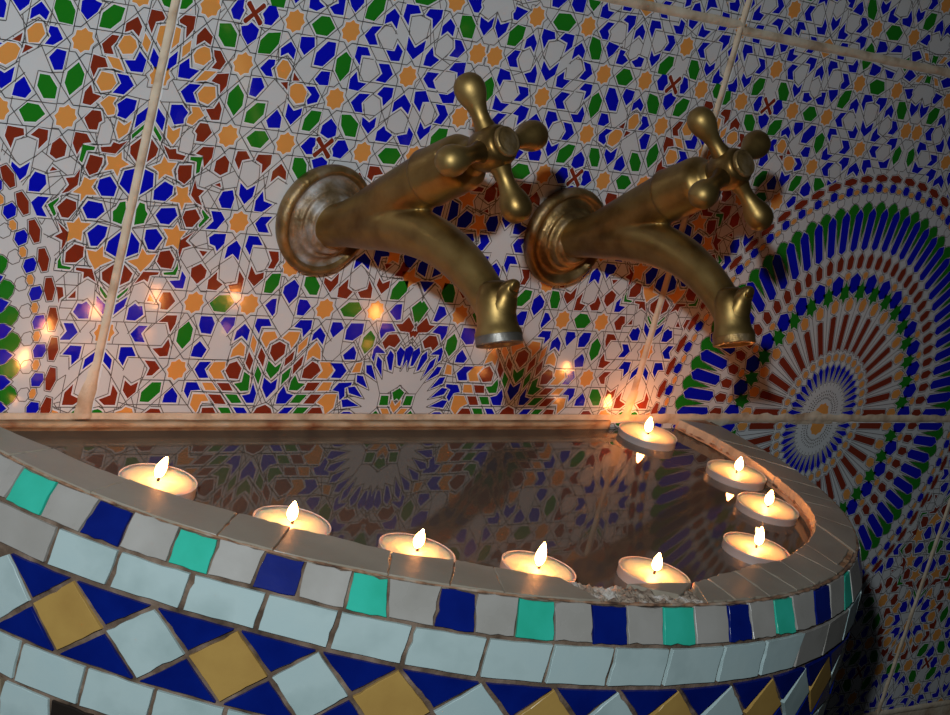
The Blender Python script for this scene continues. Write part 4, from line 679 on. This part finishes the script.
# ================================================================== TAPS
def tap(name, x, z, psi, yaw, label, lime):
    root = empty(name, (x, 0, z)); root.rotation_euler = (0, 0, yaw); tag(root, label, 'tap', 'brass taps on the tiled wall')
    D = Vector((0, -1, 0)); al = R(35.0); ax = Vector((0, -math.cos(al), math.sin(al)))
    bm = bmesh.new(); fo = Vector((.0020, 0, .0015 if lime else -.0010))
    pf = [(-.0006,.0292),(.001,.0300),(.003,.0308),(.0052,.0309),(.0068,.0302),(.0078,.0290),(.0080,.0276),(.0074,.0264),(.0060,.0256),(.0050,.0246),(.0048,.0232),(.0054,.0218),(.0066,.0206),(.0084,.0198),(.0092,.0190),(.0090,.0182),(.0094,.0174),(.0112,.0168),(.0130,.0162),(.0140,.0152),(.0138,.0142),(.0142,.0134),(.0156,.0128),(.0160,.0122),(.0158,.011)]
    lathe(bm, pf, fo, D, 72, wob=.010 if lime else .004)
    if lime:
        bm.faces.ensure_lookup_table()
        for ii in range(len(pf)-1):
            if .0130 < pf[ii][1] < .0262:
                for kk in range(72): bm.faces[ii*72+kk].material_index = 1
    e = bm_obj('escutcheon', bm, [M_['brass_dull'], M_['brass_lime']], root, True)
    if lime: e['label'] = 'round wall flange crusted with chalky limescale'
    # cast body: rises from the flange, the spout branches off below and curves down
    H = Vector((0, -.1166, .0747)); B0 = H-ax*.133
    bm = bmesh.new()
    tube(bm, [(0,-.004,0),(0,-.018,.003),(0,-.034,.0115),(0,-.055,.0285),(0,-.082,.0505),(0,-.090,.0561)], [.0118,.0118,.0128,.0136,.0143,.0143], 40)
    tube(bm, [(0,-.022,.004),(0,-.040,.0095),(0,-.060,.0155),(0,-.080,.0190),(0,-.100,.0190),(0,-.118,.0152),(0,-.132,.0100),(0,-.142,.0045),(0,-.147,.0005)], [.0110,.0120,.0128,.0126,.0118,.0108,.0099,.0093,.0092], 40)
    bd = bm_obj('tap_body', bm, [M_['brass']], root, True)
    rm = bd.modifiers.new('remesh', 'REMESH'); rm.mode = 'VOXEL'; rm.voxel_size = .0009; rm.use_smooth_shade = True
    sm = bd.modifiers.new('smooth', 'SMOOTH'); sm.factor = .5; sm.iterations = 14
    dg = bpy.context.evaluated_depsgraph_get(); me2 = bpy.data.meshes.new_from_object(bd.evaluated_get(dg)); bd.modifiers.clear(); bd.data = me2
    for p_ in me2.polygons: p_.use_smooth = True
    bm = bmesh.new()
    lathe(bm, [(.0850,.0138),(.0853,.0149),(.0865,.0153),(.0885,.0152),(.0900,.0148),(.1080,.0148),(.1120,.0144),(.1145,.0128),(.1165,.0100),(.118,.0085),(.126,.008)], B0, ax, 48)
    bm_obj('bonnet', bm, [M_['brass']], root, True)
    nd = Vector((0, -.50, -.86)).normalized(); N0 = Vector((0, -.1435, .0085))
    bm = bmesh.new()
    lathe(bm, [(-.006,.0060),(-.004,.0082),(.000,.0096),(.004,.0100),(.009,.0098),(.014,.0099),(.0170,.0106),(.0185,.0115),(.0205,.0118)], N0, nd, 40, cap1=False)
    bm_obj('nozzle', bm, [M_['brass']], root, True)
    bm = bmesh.new()
    pr = [(.0202,.0118)]
    for k in range(4): pr += [(.0208+k*.0010,.0114),(.0213+k*.0010,.0118)]
    pr += [(.0249,.0114),(.0249,.0085),(.020,.008)]
    lathe(bm, pr, N0, nd, 40)
    nr = bm_obj('nozzle_ring', bm, [M_['steel'] if lime else M_['brass_dull']], root, True)
    if lime: nr['label'] = 'grey metal ring at the mouth'
    bm = bmesh.new()
    tube(bm, [(0,-.1490,-.0060),(0,-.1500,.0010),(0,-.1508,.0070),(0,-.1520,.0125),(0,-.1545,.0165),(0,-.1565,.0170)], [.0080,.0082,.0072,.0054,.0038,.0026], 24)
    bm_obj('spur', bm, [M_['brass']], root, True)
    # cross handle
    e1 = Vector((1,0,0)); e2 = e1.cross(ax); e2 = e2 if e2.z > 0 else -e2
    u = math.cos(psi)*e2+math.sin(psi)*e1; w_ = -math.sin(psi)*e2+math.cos(psi)*e1
    bm = bmesh.new()
    lathe(bm, [(-.0120,.0070),(-.0105,.0088),(-.0070,.0104),(-.002,.0114),(.003,.0112),(.0070,.0098),(.0090,.0082)], H, ax, 40)
    hub = bm_obj('handle_hub', bm, [M_['brass']], root, True)
    bm = bmesh.new()
    lathe(bm, [(.0086,.0078),(.0100,.0078),(.0112,.0074),(.0116,.0066),(.0112,.0060),(.0114,.0055),(.0120,.0040),(.0122,.0020)], H, ax, 36)
    bm_obj('hub_cap', bm, [M_['brass_dull']], hub, True)
    for d in (u, -u, w_, -w_):
        bm = bmesh.new()
        lathe(bm, [(.004,.0064),(.010,.0056),(.014,.0044),(.018,.0043),(.022,.0052),(.0255,.0068),(.0285,.0077),(.0315,.0079),(.0345,.0072),(.0370,.0054),(.0385,.0030),(.0388,.001)], H, d, 32)
        bm_obj('handle_arm', bm, [M_['brass']], hub, True)
    return root
tap('brass_tap', -.285, .1150, -.2965, .0355, 'left brass cross-handle tap with chalky wall flange and grey nozzle ring', True)
tap('brass_tap', -.1047, .1200, -.585, -.0229, 'right brass cross-handle tap with clean golden flange, in front of the tiled wheel', False)

# ================================================================== TEALIGHTS
def tealight():
    root = empty('tealight_candle', (0,0,0))
    bm = bmesh.new()
    lathe(bm, [(.0,.0150),(.0,.0178),(.001,.0186),(.006,.0188),(.0134,.0190),(.0139,.0193),(.0141,.0193),(.0142,.0190),(.0141,.0188),(.0138,.0186),(.0130,.0184)], (0,0,0), (0,0,1), 56, cap1=False)
    bm_obj('foil_cup', bm, [M_['cup']], root, True)
    bm = bmesh.new()
    lathe(bm, [(.0060,.0184),(.0136,.0185),(.0140,.0183),(.0138,.0165),(.0136,.012),(.0133,.006),(.0132,.0014)], (0,0,0), (0,0,1), 48)
    bm_obj('wax', bm, [M_['wax']], root, True)
    bm = bmesh.new(); tube(bm, [(0,0,.0125),(-.0002,0,.0152),(.0004,0,.0176),(.0020,0,.0190)], [.0008,.0007,.0007,.0006], 8, ref=Vector((0,1,0)))
    bm_obj('wick', bm, [M_['wick']], root, True)
    bm = bmesh.new()
    lathe(bm, [(0,.0007),(.001,.0017),(.0025,.0024),(.0042,.0026),(.0062,.0024),(.0082,.0018),(.0100,.0011),(.0115,.0004)], (0,0,0), (0,0,1), 24)
    f = bm_obj('flame', bm, [M_['flame']], root, True); f.location = (.0012, 0, .0155)
    return root
proto = tealight()
TC = -.0012-.0144
CAND = [  # x, y, cup turn, flame (height scale, lean x, lean y), tilt, label
 (-.3989,-.0749,2.2,(1.15,.30,.10),(0,-.08),'leftmost tealight, on the water beside the rim, its flame leaning right'),
 (-.3552,-.1286,2.9,(1.0,.0,0),(0,-.05),'tealight second from the left, half hidden behind the rim, with a narrow upright flame'),
 (-.3054,-.1649,2.8,(1.0,.10,.05),(0,0),'tealight third from the left, half hidden behind the grey rim above a pale square tile'),
 (-.2471,-.1914,3.0,(1.25,.0,0),(0,0),'tealight with the tallest flame, just behind the broken rim section'),
 (-.1777,-.2059,.4,(1.0,-.10,0),(0,.0),'tealight behind the triangular rim tile, its dark wick showing in the flame'),
 (-.0734,-.1848,.1,(1.1,-.12,0),(0,0),'tealight with a ragged flame, nearest the front right curve of the rim'),
 (-.0064,-.1339,3.0,(.95,0,0),(.03,-.04),'tealight in the middle of the three at the right rim, its curled wick showing'),
 (.0198,-.0838,.2,(.9,-.04,0),(0,-.04),'tealight farthest back of the three at the right rim'),
 (.0019,-.0200,3.1,(1.0,-.05,0),(0,-.04),'tealight floating against the tiled wall at the back right corner'),
]
for i, (x, y, tz, (fs, lx, ly), tl, lab) in enumerate(CAND):
    if i == 0: root = proto
    else:
        root = proto.copy(); C.objects.link(root)
        for ch in list(proto.children):
            c = ch.copy(); C.objects.link(c); c.parent = root
    root.location = (x, y, TC); root.rotation_euler = (tl[0], tl[1], 0)
    tag(root, lab, 'candle', 'lit tealights floating in the basin')
    for c in root.children:
        nm = c.name.split('.')[0]
        if nm == 'wick': c.rotation_euler = (0, 0, tz)
        if nm == 'flame':
            c.location = (.0008*math.cos(tz), .0008*math.sin(tz), .0150); c.scale = (1, 1, fs*.86); c.rotation_euler = (ly, lx, 0)
bpy.context.view_layer.update()
